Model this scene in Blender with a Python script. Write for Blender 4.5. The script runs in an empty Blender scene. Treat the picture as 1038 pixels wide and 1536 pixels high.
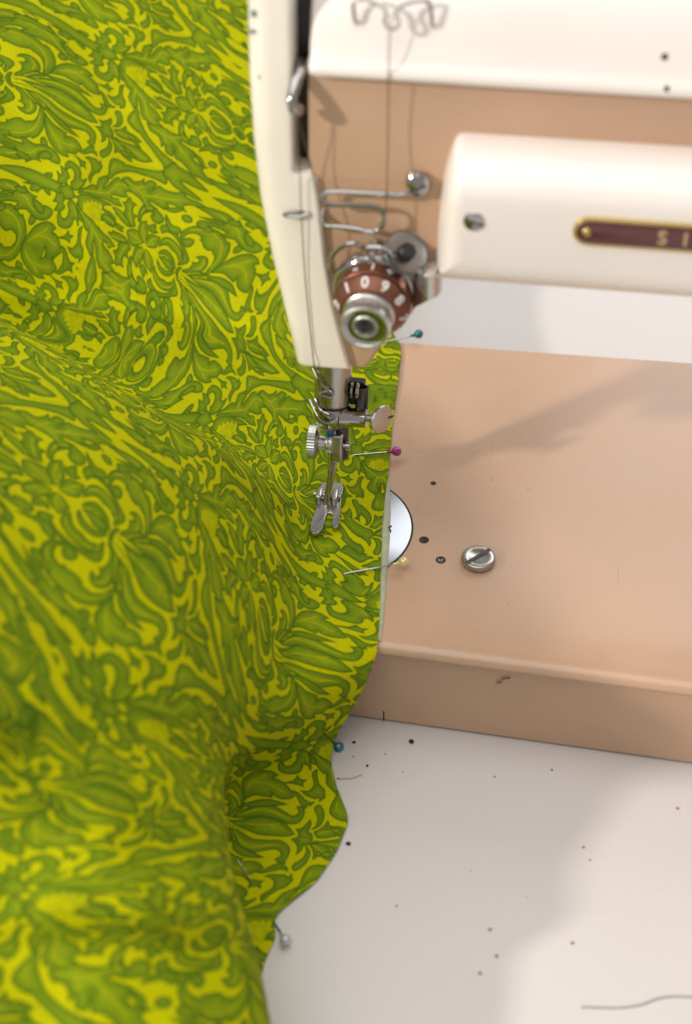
import bpy, bmesh, math, random
import numpy as np
from mathutils import Vector, Matrix

# ------------------------------------------------------------------ camera, light, exposure
# All modelling is done in millimetres with the needle hole of the bed at (0,0,0),
# x to the right along the arm, y to the back, z up; TABLE is the height of the table top.
TABLE = -43.4
IW, IH, FPX = 1038, 1536, 2300.0
CAM = np.array([75.0, -414.0, 392.0]); YAW, PITCH, ROLL = (math.radians(a) for a in (-9.33, 42.83, -0.95))
_f = np.array([math.sin(YAW)*math.cos(PITCH), math.cos(YAW)*math.cos(PITCH), -math.sin(PITCH)])
_r = np.array([math.cos(YAW), -math.sin(YAW), 0.0]); _u = np.cross(_r, _f)
_r, _u = math.cos(ROLL)*_r+math.sin(ROLL)*_u, -math.sin(ROLL)*_r+math.cos(ROLL)*_u

def W(p):                                   # mm -> scene metres (table top at z = 0)
    return Vector((p[0]*.001, p[1]*.001, (p[2]-TABLE)*.001))

scene = bpy.context.scene
col = scene.collection
cd = bpy.data.cameras.new('camera'); cam = bpy.data.objects.new('camera', cd); col.objects.link(cam)
cam.matrix_world = Matrix(((_r[0], _u[0], -_f[0], 0), (_r[1], _u[1], -_f[1], 0), (_r[2], _u[2], -_f[2], 0), (0, 0, 0, 1)))
cam.location = W(CAM)
cd.sensor_fit = 'VERTICAL'; cd.sensor_height = 36.0; cd.lens = FPX/IH*36.0
cd.clip_start = 0.02; cd.clip_end = 20.0
cd.dof.use_dof = True; cd.dof.focus_distance = 0.580; cd.dof.aperture_fstop = 7.2
scene.camera = cam

world = bpy.data.worlds.new('World'); scene.world = world; world.use_nodes = True
bg = world.node_tree.nodes['Background']; bg.inputs[0].default_value = (1.0, 0.97, 0.94, 1); bg.inputs[1].default_value = 0.42

def lamp(name, loc, target, size, power, color, size_y=None):
    l = bpy.data.lights.new(name, 'AREA'); l.shape = 'RECTANGLE' if size_y else 'DISK'; l.size = size
    if size_y: l.size_y = size_y
    l.energy = power; l.color = color
    o = bpy.data.objects.new(name, l); col.objects.link(o); o.location = W(loc)
    o.rotation_euler = (W(target)-W(loc)).to_track_quat('-Z', 'Y').to_euler()
    return o
LD = np.array([-1.50, -1.02, 1.0]); LD /= np.linalg.norm(LD)
lamp('key_lamp', LD*1900, (0, 0, 0), 0.11, 25, (1.0, 0.93, 0.84))
lamp('rear_fill', (700, 1300, 1250), (40, 0, 60), 1.3, 9, (0.93, 0.97, 1.0), 0.9)  # added soft fill for reflections on the bed, not a known window
lamp('overhead_fill', (-250, -150, 1900), (0, 0, 0), 2.2, 28, (1.0, 0.98, 0.95), 2.2)  # added overhead softbox for ambient light and reflections, not a known fixture

vs = scene.view_settings
vs.view_transform = 'Standard'; vs.look = 'None'; vs.gamma = 1.0; vs.use_curve_mapping = False; vs.exposure = 0.0
scene.render.engine = 'CYCLES'
scene.cycles.use_denoising = True
scene.cycles.max_bounces = 8; scene.cycles.sample_clamp_indirect = 4.0

# ------------------------------------------------------------------ pixel -> point helpers
def ray(px, py):
    return _f*FPX+_r*(px-IW/2)-_u*(py-IH/2)
def PZ(px, py, z=0.0):
    d = ray(px, py); return CAM+d*((z-CAM[2])/d[2])
def PY(px, py, y=-5.0):
    d = ray(px, py); return CAM+d*((y-CAM[1])/d[1])
SL = 0.274                                   # slant of the needle bar (dy/dz)
def PS(px, py, off=0.0):                     # slanted plane y = SL*z - off, holds the needle bar
    d = ray(px, py); t = (-off-CAM[1]+SL*CAM[2])/(d[1]-SL*d[2]); return CAM+d*t

# ------------------------------------------------------------------ materials
def srgb(r, g, b):
    return tuple(((c/255/12.92) if c/255 <= .04045 else ((c/255+.055)/1.055)**2.4) for c in (r, g, b))
def mat(name, color, rough=.4, metal=0.0, coat=0.0, noise=0.0, nscale=300.0, bump=0.0, bscale=900.0, rvar=0.0, spec=.5, specks=0.0):
    m = bpy.data.materials.new(name); m.use_nodes = True; nt = m.node_tree; N = nt.nodes; L = nt.links
    b = N['Principled BSDF']; b.inputs['Base Color'].default_value = (*color, 1)
    b.inputs['Roughness'].default_value = rough; b.inputs['Metallic'].default_value = metal
    b.inputs['Coat Weight'].default_value = coat; b.inputs['Coat Roughness'].default_value = .12
    b.inputs['Specular IOR Level'].default_value = spec
    tc = N.new('ShaderNodeTexCoord')
    if noise or rvar:
        n = N.new('ShaderNodeTexNoise'); n.inputs['Scale'].default_value = nscale; n.inputs['Detail'].default_value = 6
        L.new(tc.outputs['Object'], n.inputs['Vector'])
        if noise:
            r = N.new('ShaderNodeValToRGB'); c = np.array(color)
            r.color_ramp.elements[0].position = .3; r.color_ramp.elements[1].position = .7
            r.color_ramp.elements[0].color = (*(c*(1-noise)), 1); r.color_ramp.elements[1].color = (*np.minimum(c*(1+noise), .95), 1)
            L.new(n.outputs['Fac'], r.inputs['Fac']); out = r.outputs['Color']
            if specks:
                n2 = N.new('ShaderNodeTexNoise'); n2.inputs['Scale'].default_value = nscale*9; n2.inputs['Detail'].default_value = 2
                L.new(tc.outputs['Object'], n2.inputs['Vector'])
                r2 = N.new('ShaderNodeValToRGB'); r2.color_ramp.elements[0].position = .74; r2.color_ramp.elements[1].position = .80
                L.new(n2.outputs['Fac'], r2.inputs['Fac'])
                mx = N.new('ShaderNodeMixRGB'); mx.inputs[2].default_value = (*(c*specks), 1)
                L.new(r2.outputs['Color'], mx.inputs[0]); L.new(out, mx.inputs[1]); out = mx.outputs[0]
            L.new(out, b.inputs['Base Color'])
        if rvar:
            mr = N.new('ShaderNodeMapRange'); mr.inputs['To Min'].default_value = max(.02, rough-rvar); mr.inputs['To Max'].default_value = rough+rvar
            mr.inputs['From Min'].default_value = .3; mr.inputs['From Max'].default_value = .7
            L.new(n.outputs['Fac'], mr.inputs['Value']); L.new(mr.outputs['Result'], b.inputs['Roughness'])
    if bump:
        n3 = N.new('ShaderNodeTexNoise'); n3.inputs['Scale'].default_value = bscale; n3.inputs['Detail'].default_value = 4
        L.new(tc.outputs['Object'], n3.inputs['Vector'])
        bp = N.new('ShaderNodeBump'); bp.inputs['Strength'].default_value = bump; bp.inputs['Distance'].default_value = .0004
        L.new(n3.outputs['Fac'], bp.inputs['Height']); L.new(bp.outputs['Normal'], b.inputs['Normal'])
    return m
M = {}
M['tan'] = mat('tan_enamel', srgb(197, 161, 132), .3, coat=.35, noise=.035, nscale=40, rvar=.05, bump=.05, bscale=250, specks=.88)
M['white'] = mat('white_enamel', srgb(240, 231, 224), .28, coat=.4, noise=.02, nscale=30, rvar=.05)
M['cream'] = mat('cream_enamel', srgb(246, 238, 225), .32, coat=.3, noise=.03, nscale=35, rvar=.06)
M['chrome'] = mat('chrome', (.42, .41, .40), .12, 1.0, noise=.05, nscale=500, rvar=.05)
M['steel'] = mat('worn_steel', (.47, .45, .42), .28, 1.0, noise=.06, nscale=300, rvar=.05)
M['gunmetal'] = mat('dull_steel', (.22, .21, .20), .3, 1.0, noise=.1, nscale=500)
M['plate'] = mat('polished_plate', (.40, .41, .43), .22, 1.0, noise=.04, nscale=60, rvar=.06)
M['satin'] = mat('satin_aluminium', (.60, .60, .58), .34, 1.0, noise=.05, nscale=600, rvar=.08)
M['copper'] = mat('copper_anodised', srgb(124, 78, 60), .36, .6, noise=.05, nscale=400, rvar=.06)
M['black'] = mat('black_oxide', (.012, .011, .010), .45, noise=.3, nscale=600)
M['dark'] = mat('dark_steel', (.09, .08, .075), .35, .8, noise=.2, nscale=600)
M['maroon'] = mat('maroon_enamel', srgb(84, 38, 38), .22, coat=.5, noise=.05, nscale=500)
M['gold'] = mat('aged_brass', (.62, .47, .17), .3, 1.0, noise=.1, nscale=800)
M['letter'] = mat('brass_lettering', srgb(196, 170, 128), .5, 0.0, noise=.05, nscale=800)
M['paint_white'] = mat('white_paint_marks', (.8, .8, .78), .5, noise=.03, nscale=900)
M['thread'] = mat('olive_thread', srgb(92, 82, 44), .8, noise=.2, nscale=3000)
M['needle_blue'] = mat('blue_dipped_steel', (.02, .13, .30), .25, .6, noise=.05, nscale=900)
M['needle_gold'] = mat('brassy_steel', (.70, .58, .36), .2, 1.0, noise=.05, nscale=900)
M['chip'] = mat('blue_grey_primer', (.16, .19, .24), .6, noise=.2, nscale=900)
M['scratch'] = mat('pale_scratch', srgb(186, 148, 122), .5, noise=.05, nscale=900)
M['hole'] = mat('dark_recess', (.02, .013, .008), .6, noise=.3, nscale=900)  # near-black for recesses; stands in for the shade inside the screw holes

# ------------------------------------------------------------------ mesh helpers (millimetres)
def obj(name, V, F, m, parent=None, smooth=True, angle=35, bevel=0, seg=2):
    me = bpy.data.meshes.new(name)
    me.from_pydata([W(v) if parent is None or True else v for v in V], [], F); me.update()
    bm = bmesh.new(); bm.from_mesh(me); bmesh.ops.recalc_face_normals(bm, faces=bm.faces); bm.to_mesh(me); bm.free()
    me.materials.append(m)
    if smooth:
        me.shade_smooth(); me.set_sharp_from_angle(angle=math.radians(angle))
    o = bpy.data.objects.new(name, me); col.objects.link(o)
    if bevel:
        b = o.modifiers.new('bevel', 'BEVEL'); b.width = bevel*.001; b.segments = seg; b.limit_method = 'ANGLE'; b.angle_limit = math.radians(40)
    if parent is not None:
        o.parent = parent; o.matrix_parent_inverse = parent.matrix_world.inverted()
    return o
def thing(name, loc, label, cat, group=None):
    o = bpy.data.objects.new(name, None); col.objects.link(o); o.location = W(loc); o.empty_display_size = .01
    o['label'] = label; o['category'] = cat
    if group: o['group'] = group
    bpy.context.view_layer.update()
    return o
def tag(o, label, cat, group=None):
    o['label'] = label; o['category'] = cat
    if group: o['group'] = group
    return o
def join(*parts):
    V, F = [], []
    for v, f in parts:
        n = len(V); V += [tuple(p) for p in v]; F += [[i+n for i in q] for q in f]
    return V, F
def unit(v): v = np.array(v, float); return v/np.linalg.norm(v)
def frame(d):
    d = unit(d); a = np.array([0, 0, 1.0]) if abs(d[2]) < .9 else np.array([1.0, 0, 0])
    x = unit(np.cross(a, d)); return x, np.cross(d, x), d
def lathe(o, d, prof, n=48, knurl=None, cap=True):
    """prof: (distance along d, radius); knurl = (i0, i1, depth) rows with ribbed radius"""
    x, y, d = frame(d); o = np.array(o, float); V, F = [], []
    for i, (t, r) in enumerate(prof):
        for k in range(n):
            rr = r
            if knurl and knurl[0] <= i <= knurl[1] and k % 2: rr = r-knurl[2]
            a = 2*math.pi*k/n; V.append(o+d*t+x*rr*math.cos(a)+y*rr*math.sin(a))
    for i in range(len(prof)-1):
        for k in range(n):
            F.append([i*n+k, i*n+(k+1) % n, (i+1)*n+(k+1) % n, (i+1)*n+k])
    if cap:
        if prof[0][1] > 0: F.append(list(range(n))[::-1])
        if prof[-1][1] > 0: F.append([(len(prof)-1)*n+k for k in range(n)])
    return V, F
def curve(P, n=8):
    P = [np.array(p, float) for p in P]; out = []
    for i in range(len(P)-1):
        p0 = P[max(i-1, 0)]; p1 = P[i]; p2 = P[i+1]; p3 = P[min(i+2, len(P)-1)]
        for k in range(n):
            t = k/n; out.append(.5*((2*p1)+(p2-p0)*t+(2*p0-5*p1+4*p2-p3)*t*t+(3*p1-p0-3*p2+p3)*t**3))
    return out+[P[-1]]
def tube(P, r, n=10, taper=None):
    P = [np.array(p, float) for p in P]; V, F = [], []; m = len(P); up = None
    for i, p in enumerate(P):
        d = unit(P[min(i+1, m-1)]-P[max(i-1, 0)])
        if up is None: up = frame(d)[0]
        x = unit(up-d*np.dot(up, d)); y = np.cross(d, x); up = x
        rr = r if taper is None else r+(taper-r)*i/(m-1)
        for k in range(n):
            a = 2*math.pi*k/n; V.append(p+rr*(x*math.cos(a)+y*math.sin(a)))
    for i in range(m-1):
        for k in range(n): F.append([i*n+k, i*n+(k+1) % n, (i+1)*n+(k+1) % n, (i+1)*n+k])
    F.append(list(range(n))[::-1]); F.append([(m-1)*n+k for k in range(n)])
    return V, F
def box(c, s, ax=None):
    X, Y, Z = ax if ax is not None else (np.array([1., 0, 0]), np.array([0, 1., 0]), np.array([0, 0, 1.]))
    c = np.array(c, float); V = []
    for a in (-1, 1):
        for b in (-1, 1):
            for d in (-1, 1): V.append(c+X*a*s[0]/2+Y*b*s[1]/2+Z*d*s[2]/2)
    return V, [[0, 1, 3, 2], [4, 6, 7, 5], [0, 4, 5, 1], [2, 3, 7, 6], [0, 2, 6, 4], [1, 5, 7, 3]]
def puff(out, yf, yb, ins, seg=6):
    """outline of (x,z) extruded from yb (back) to yf (front) with a rounded front edge; ins = inset per vertex"""
    out = [np.array(p, float) for p in out]; n = len(out)
    ins = ins if hasattr(ins, '__len__') else [ins]*n
    area = sum(out[i][0]*out[(i+1) % n][1]-out[(i+1) % n][0]*out[i][1] for i in range(n)); s = 1 if area > 0 else -1
    nor = []
    for i in range(n):
        a = unit(out[i]-out[i-1]); b = unit(out[(i+1) % n]-out[i])
        na = np.array([a[1], -a[0]])*s; nb = np.array([b[1], -b[0]])*s; v = na+nb; nor.append(v/max(.5, np.dot(v, v)/2) if np.dot(v, v) > 1e-6 else na)
    V, F = [], []; rows = []
    for y, k in [(yb, 0.0)]+[(None, j/seg) for j in range(seg+1)]:
        row = []
        for i in range(n):
            r = ins[i]; a = k*math.pi/2
            if y is None:
                q = out[i]-nor[i]*r*(1-math.cos(a)); yy = yf+min(max(r, .01), abs(yb-yf)*.9)*(1-math.sin(a))
            else: q = out[i]; yy = y
            row.append(len(V)); V.append((q[0], yy, q[1]))
        rows.append(row)
    for a, b in zip(rows[:-1], rows[1:]):
        for i in range(n): F.append([a[i], a[(i+1) % n], b[(i+1) % n], b[i]])
    F.append(rows[0][::-1]); F.append(rows[-1])
    return V, F
def sheet(out, zt, zb):
    n = len(out); V = [(p[0], p[1], zb if np.isscalar(zb) else zb[i]) for i, p in enumerate(out)]+[(p[0], p[1], zt if np.isscalar(zt) else zt[i]) for i, p in enumerate(out)]
    return V, [[i, (i+1) % n, n+(i+1) % n, n+i] for i in range(n)]+[list(range(n))[::-1], [n+i for i in range(n)]]
def text_mesh(s, size, depth=.15):
    c = bpy.data.curves.new('glyphs', 'FONT'); c.body = s; c.size = size; c.extrude = depth; c.align_x = 'CENTER'; c.align_y = 'CENTER'; c.resolution_u = 4; c.offset = size*.012
    o = bpy.data.objects.new('glyphs', c); col.objects.link(o)
    me = bpy.data.meshes.new_from_object(o.evaluated_get(bpy.context.evaluated_depsgraph_get()))
    V = [np.array(v.co) for v in me.vertices]; F = [list(p.vertices) for p in me.polygons]
    bpy.data.objects.remove(o); bpy.data.curves.remove(c); bpy.data.meshes.remove(me)
    return V, F
def place_text(s, size, o, X, Y, depth=.15):
    X, Y = unit(X), unit(Y); Z = np.cross(X, Y); V, F = text_mesh(s, size, depth)
    return [np.array(o)+X*v[0]+Y*v[1]+Z*v[2] for v in V], F

# ------------------------------------------------------------------ the setting: white table top
tm = mat('white_table_paint', srgb(213, 207, 204), .38, noise=.018, nscale=14, rvar=.06, bump=.25, bscale=420, specks=.97)
V, F = box((0, 0, 0), (2400, 2000, 30)); V = [(v[0], v[1]+300, v[2]+TABLE-15) for v in V]
table = obj('table_top', V, F, tm, smooth=False); table['kind'] = 'structure'

# ------------------------------------------------------------------ sewing machine
mc = thing('sewing_machine', (100, 30, TABLE), 'vintage tan and white enamel sewing machine with chrome fittings on the white table', 'sewing machine')
# bed: top panel with a rolled front lip over a slightly recessed base
def yfront(x): return -62.6-(x-30.6)*.0368
def yback(x): return 112.4+(x-13)*.018
XL, XR = -95.0, 330.0
V, F = [], []
prof = [(0.0, 6.0), (0.2, 3.2), (0.8, 1.3), (1.8, .35), (3.0, 0), (4.2, .35), (5.2, 1.3), (5.9, 3.2)]   # (drop, inset) of the rolled front lip
xs = list(np.linspace(XL, XR, 12))
for x in xs:
    rowp = [(x, yback(x), -5.0), (x, yback(x), -1.0), (x, yback(x)-1.0, 0.0)]
    rowp += [(x, yfront(x)+i, -d) for d, i in prof]
    V += rowp
nrow = len(prof)+3
for i in range(len(xs)-1):
    for k in range(nrow): F.append([i*nrow+k, i*nrow+(k+1) % nrow, (i+1)*nrow+(k+1) % nrow, (i+1)*nrow+k])
F.append(list(range(nrow))[::-1]); F.append([(len(xs)-1)*nrow+k for k in range(nrow)])
bed = obj('bed', V, F, M['tan'], mc, angle=30)
V = []
for x in (XL+2, XR-2):
    V += [(x, yfront(x)+3.0, -5.6), (x, yback(x)-2, -4.6), (x, yback(x)-2, TABLE+.9), (x, yfront(x)+3.0, TABLE+.9)]
base = obj('base', V, [[0, 1, 2, 3], [4, 7, 6, 5], [0, 4, 5, 1], [1, 5, 6, 2], [2, 6, 7, 3], [3, 7, 4, 0]], M['tan'], mc, smooth=False, bevel=.8)
for x in (-70, 300):
    for y in (-45, 95): obj('rubber_foot', *lathe((x, y, TABLE-.05), (0, 0, 1), [(0, 7), (1.2, 7)], 24), M['black'], base)
p = PY(575.5, 1090, yfront(27)+2.9)
obj('seam_notch', *box((p[0], p[1]+.2, TABLE+3.4), (.45, .8, 5.0)), M['hole'], base, smooth=False)
# bed fittings
CP, RP = np.array([3.4, -5.2]), 28.6
npl = obj('needle_plate', *lathe((CP[0], CP[1], -.2), (0, 0, 1), [(0, RP), (.42, RP), (.55, RP-.4), (.55, 0.01)], 96, cap=False), M['plate'], mc)
obj('groove', *lathe((CP[0], CP[1], -.2), (0, 0, 1), [(0, RP+.75), (.3, RP+.75), (.3, RP-.1), (0, RP-.1)], 96, cap=False), M['hole'], npl)
q = [PZ(*p, .6) for p in ((583, 791), (587.5, 788.5))], [PZ(*p, .6) for p in ((584, 791.5), (586.5, 797))]
obj('engraved_mark', *join(*[tube(t, .22, 6) for t in q]), M['hole'], npl)
for (px, py, r, mm) in ((636, 810, 1.5, 'hole'), (661, 840, 1.5, 'dark'), (650, 725, .75, 'dark')):
    c = PZ(px, py, 0)
    h = obj('screw_hole', *lathe((c[0], c[1], 0), (0, 0, 1), [(.02, r+.35), (.14, r+.3), (.14, r), (.06, r*.9), (.05, 0.01)], 28, cap=False), M['hole'], mc)
    if mm == 'dark' and r > 1: obj('thread_turn', *join(*[tube([(c[0]+(r-.45)*math.cos(a), c[1]+.1*k+(r-.6)*math.sin(a), .12+.02*k) for a in np.linspace(3.6, 5.8, 12)], .14, 6) for k in (0, 4, 8)]), M['steel'], h)
c = PZ(717, 843, 0)
ts = obj('thumb_screw', *lathe((c[0], c[1], 0), (0, 0, 1), [(0, 4.5), (.6, 4.6), (.65, 5.6), (.9, 6.15), (2.4, 6.15), (2.8, 5.75), (3.0, 5.3), (3.05, 3.6), (2.9, 3.4), (2.9, .01)], 88, (3, 4, .28), cap=False), M['steel'], mc, angle=50)
a = math.radians(47)
sx, sy = np.array([math.cos(a), math.sin(a), 0]), np.array([-math.sin(a), math.cos(a), 0])
obj('slot', *box((c[0], c[1], 2.85), (11.4, 1.5, .62), (sx, sy, np.array([0, 0, 1.]))), M['dark'], ts, smooth=False)
# paint chips and scratches on the bed
for (px, py, r) in ((738, 720, .35), (728, 683, .3), (792, 733, .3), (762, 905, .25), (645, 738, .25), (700, 770, .25)):
    c = PZ(px, py, 0); obj('paint_chip', *lathe((c[0], c[1], 0), (0, 0, 1), [(-.02, r), (.03, r*.8), (.04, .01)], 6, cap=False), M['dark'], bed)
for q in (((927, 848), (928, 878)), ((978, 766), (986, 760)), ((1010, 745), (1016, 742)), ((740, 660), (733, 700))):
    obj('scratch', *tube([PZ(*p, -.03) for p in q], .09, 4), M['scratch'], bed)
# --- head: face plate, casing, lid, lamp cover
FP = [(445, 543), (424, 474), (405, 400), (386, 306), (375, 215), (369, 120), (366.5, 30), (366.5, -22), (373, -46), (430, -50), (437, -42), (437, 30), (439, 150), (440, 253), (446, 259), (466, 260), (474, 267), (480, 310), (488, 390), (500, 460), (512, 508), (525, 551), (500, 551), (455, 549)]
ins = [3, 7, 8, 8, 8, 8, 8, 8, 2, 1.2, 1.2, 1.2, 1.2, 1.2, 1.2, 1.6, 1.8, 1.2, 1, 1, 1, 1, 1.5, 2.5]
P = [PY(*p, -6) for p in FP]; P[0] = PY(446, 541, -5)
face = obj('face_plate', *puff([(p[0], p[2]) for p in P], -7.5, 44, ins), M['cream'], mc, angle=40)
for k, (px, py, r) in enumerate(((379, 22, .55), (377, 50, .4), (389, 117, .35))):
    p = PY(px, py, -7.2); rg = np.random.default_rng(k); V, F = lathe((p[0], p[1]+.9, p[2]), (-.55, -.8, .1), [(-.6, r), (.5, r*.9), (.52, .01)], 9, cap=False)
    V = [np.array(v)+(np.array(v)-p)*np.array([0, 0, 1.2])*rg.uniform(.2, 1.4) for v in V]; obj('paint_chip', V, F, M['chip'], face)
TN = [(462, 96), (462.5, 160), (463, 240), (470, 262), (479, 310), (487, 390), (499, 460), (511, 508), (526.5, 552), (546, 554), (554, 548), (573, 519), (606, 482), (640, 440), (655, 400), (662, 388), (700, 386)]
P = [PY(*p, -5) for p in TN]; out = [(p[0], p[2]) for p in P]
zb = out[-1][1]
out += [(185, zb+1.0), (196, zb-6), (200, zb-16), (200, 184.5), ]
casing = obj('head_casing', *puff(out, -5.0, 52, [.6]*8+[1.5]*8+[2.5]*4+[.6]), M['tan'], mc, angle=40)
V, F = box((265, 25, 95), (135, 62, 192)); obj('pillar', V, F, M['tan'], mc, bevel=8, seg=5)
s0, s1 = PY(430, 100, -2), PY(470, 100, -2)
obj('slot_shade_box', *box(((s0[0]+s1[0])/2, 15, 177), (s1[0]-s0[0]+8, 24, 58)), M['black'], mc, smooth=False)  # black box puts the shade inside the lever slot into colour
# lid
z0 = 182.3
LP = [(-7.2, z0-.4), (-8.6, z0+.3), (-9.2, z0+1.6), (-8.9, z0+3.0), (-7.6, z0+4.2), (-6.4, z0+6), (-4.6, z0+11), (-2.0, z0+17), (2.0, z0+23.5), (8, z0+29), (16, z0+32.5), (30, z0+34), (60, z0+34), (60, z0-.4)]
xs = [PY(463, 105, -7)[0]]; xs = [xs[0], xs[0]+.8, xs[0]+2.2, 60, 140, 335]
V, F = [], []
for i, x in enumerate(xs):
    k = (1.6, .5, 0, 0, 0, 0)[i]
    V += [(x, y+(k if y < 20 else -k), z-(k if z > z0+5 else 0)) for y, z in LP]
n = len(LP)
for i in range(len(xs)-1):
    for k in range(n): F.append([i*n+k, i*n+(k+1) % n, (i+1)*n+(k+1) % n, (i+1)*n+k])
F += [list(range(n))[::-1], [(len(xs)-1)*n+k for k in range(n)]]
lid = obj('lid', V, F, M['white'], mc, angle=40)
def lid_at(px, py):                      # where a pixel's ray meets the sloping lid front
    d = ray(px, py); best = None
    for (y1, z1), (y2, z2) in zip(LP[:-2], LP[1:-1]):
        nrm = np.array([0, -(z2-z1), (y2-y1)]); t = np.dot(nrm, np.array([0, y1, z1])-CAM)/np.dot(nrm, d); p = CAM+t*d
        if best is None and min(z1, z2)-1e-6 <= p[2] <= max(z1, z2)+1e-6 and min(y1, y2)-.01 <= p[1] <= max(y1, y2)+.01: best = p
    return best if best is not None else PY(px, py, -4)
for (px, py, r) in ((997, 85, 1.1), (1000, 133, .9)):
    p = lid_at(px, py); obj('paint_chip', *lathe(p-np.array([0, .02, 0]), (0, -1, .45), [(0, r), (.12, r*.8), (.13, .01)], 7, cap=False), M['dark'], lid)
# wire thread guide on the lid
la, lb = lid_at(534, 32), lid_at(649, 37); o = np.array([0, -1, .5])
def off(px, py, h): p = lid_at(px, max(py, 2)); return PY(px, py, p[1]-h*.9)
wire = [la+o*-1, la+o*1.5, off(530, 12, 3.2), off(532, 3, 4), off(545, -1, 4.5), off(566, 6, 5), off(579, 18, 5.5), off(577, 34, 6), off(588, 43, 6.2), off(598, 36, 6), off(594, 20, 5.6), off(600, 10, 5.2), off(615, 4, 4.6), off(636, 1, 4.2), off(645, 8, 3.6), lb+o*1.5, lb+o*-1]
obj('lid_thread_guide', *tube(curve(wire, 6), .62, 10), M['steel'], mc)
# lamp cover
zt, zb2 = 165.0, 121.5
CO = [(700, 203.5), (690, 205), (681, 214), (668, 252), (660, 300), (656, 350), (655, 385), (660, 398), (675, 402)]
P = [PY(*p, -7) for p in CO]; out = [(p[0], p[2]) for p in P]
dz = out[-1][1]
out += [(182, dz+.6), (187, dz+5), (187, zt-4), (184, zt+.4)]
def dome(out, yf, yb, R, seg=10):
    ox, oz = [p[0] for p in out], [p[1] for p in out]; lim = (min(ox)+R, max(ox)-R, min(oz)+R*.95, max(oz)-R*.95); n = len(out); V, F = [], []
    for k in range(seg+2):
        a = 0 if k == 0 else (k-1)/seg*math.pi/2
        for x, z in out:
            ix, iz = min(max(x, lim[0]), lim[1]), min(max(z, lim[2]), lim[3])
            y = yb if k == 0 else yf+(yb+2-yf if yb+2 > yf else 1)*(1-math.sin(a))
            c = math.cos(a)**.8 if k else 1.0
            V.append((ix+(x-ix)*c, y, iz+(z-iz)*c))
    for k in range(seg+1):
        for i in range(n): F.append([k*n+i, k*n+(i+1) % n, (k+1)*n+(i+1) % n, (k+1)*n+i])
    F += [list(range(n))[::-1], [(seg+1)*n+i for i in range(n)]]
    return V, F
oc = curve([(x, 0, z) for x, z in out]+[(out[0][0], 0, out[0][1])], 4)[:-1]
cover = obj('lamp_cover', *dome([(p[0], p[2]) for p in oc], -24, -4.6, 15), M['white'], mc, angle=60)
p = PY(711, 333, -24.2)
sc = obj('cover_screw', *lathe((p[0], -23.4, p[2]), (0, -1, 0), [(0, 3.3), (.5, 3.3), (.9, 3.0), (1.15, 1.6), (1.2, .01)], 32, cap=False), M['chrome'], mc)
obj('slot', *box((p[0], -24.45, p[2]), (6.0, .5, .75), (unit((1, 0, -.35)), np.array([0, 1., 0]), unit((.35, 0, 1)))), M['dark'], sc, smooth=False)
# badge with raised brass rim and lettering
b0 = PY(880, 348, -25); bz = b0[2]; bx0 = b0[0]-4.0; hw = 3.75; bx1 = bx0+72
def stadium(x0, x1, z, r, n=14):
    L = [(x0+r+r*math.cos(a), z+r*math.sin(a)) for a in np.linspace(math.pi/2, 3*math.pi/2, n)]
    return L+[(x1-r+r*math.cos(a), z+r*math.sin(a)) for a in np.linspace(-math.pi/2, math.pi/2, n)]
bd = obj('name_badge', *puff(stadium(bx0, bx1, bz, hw+.95), -25.0, -23.6, .35, 3), M['gold'], mc)
obj('badge_field', *puff(stadium(bx0+.95, bx1-.95, bz, hw), -25.25, -23.8, .2, 2), M['maroon'], bd)
obj('rivet', *lathe((bx0+4.0, -25.1, bz), (0, -1, 0), [(0, 1.45), (.5, 1.3), (.9, .8), (1.0, .01)], 24, cap=False), M['gold'], bd)
sS = PY(993, 361, -25.3)
step = PY(1024, 362, -25.3)[0]-sS[0]
for k, ch in enumerate('SINGER'):
    obj('letter', *place_text(ch, 6.2, (sS[0]+k*step*1.12, -25.45, bz-.1), (1, 0, 0), (0, 0, 1), .15), M['letter'], bd, smooth=False)
# take-up lever in the slot
tl = [PY(464, 60, 14), PY(460, 84, 4), PY(452, 104, -4), PY(443, 128, -9), PY(438, 148, -12), PY(440, 163, -13), PY(447, 168, -11), PY(450, 160, -9)]
obj('take_up_lever', *tube(curve(tl, 6), 2.1, 14, 1.3), M['chrome'], mc)
# face plate thread clip
cl = [PY(457, 318, -7), PY(445, 318, -8.6), PY(428, 320, -9.4), PY(429, 324, -9.6), PY(446, 325, -9.2), PY(461, 321, -8.2), PY(465, 317, -7)]
obj('thread_clip', *tube(curve(cl, 6), .55, 8), M['chrome'], mc)
# bent wire thread guide with its ball screw
wp = PY(627, 278, -7.5)
gd = obj('wire_thread_guide', *tube(curve([PY(620, 282, -6.5), PY(612, 289, -8.5), PY(598, 291.5, -9), PY(550, 289, -9), PY(500, 287, -9), PY(487, 290, -9.5), PY(482, 297, -10), PY(487, 304, -10.5), PY(500, 307, -10.5), PY(540, 307.5, -10.5), PY(562, 310, -10.5), PY(575, 320, -10.5), PY(576, 332, -10.5), PY(567, 344, -10.5), PY(553, 347, -10.5), PY(535, 343, -10.3), PY(510, 340, -9.6), PY(490, 339, -9), PY(484, 332, -8), PY(484, 318, -5.5), PY(486, 310, -4)], 6), .78, 10), M['chrome'], mc)
bs = obj('ball_screw', *lathe((wp[0], -4.8, wp[2]), (0, -1, .12), [(0, 2.4), (.8, 3.5), (2.0, 4.0), (3.4, 3.5), (4.3, 2.2), (4.6, .01)], 36, cap=False), M['chrome'], gd)
obj('slot', *box((wp[0], -8.6, wp[2]-.3), (5.6, 1.6, .7), (unit((1, 0, .5)), np.array([0, 1., 0]), unit((-.5, 0, 1)))), M['dark'], bs, smooth=False)
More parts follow.
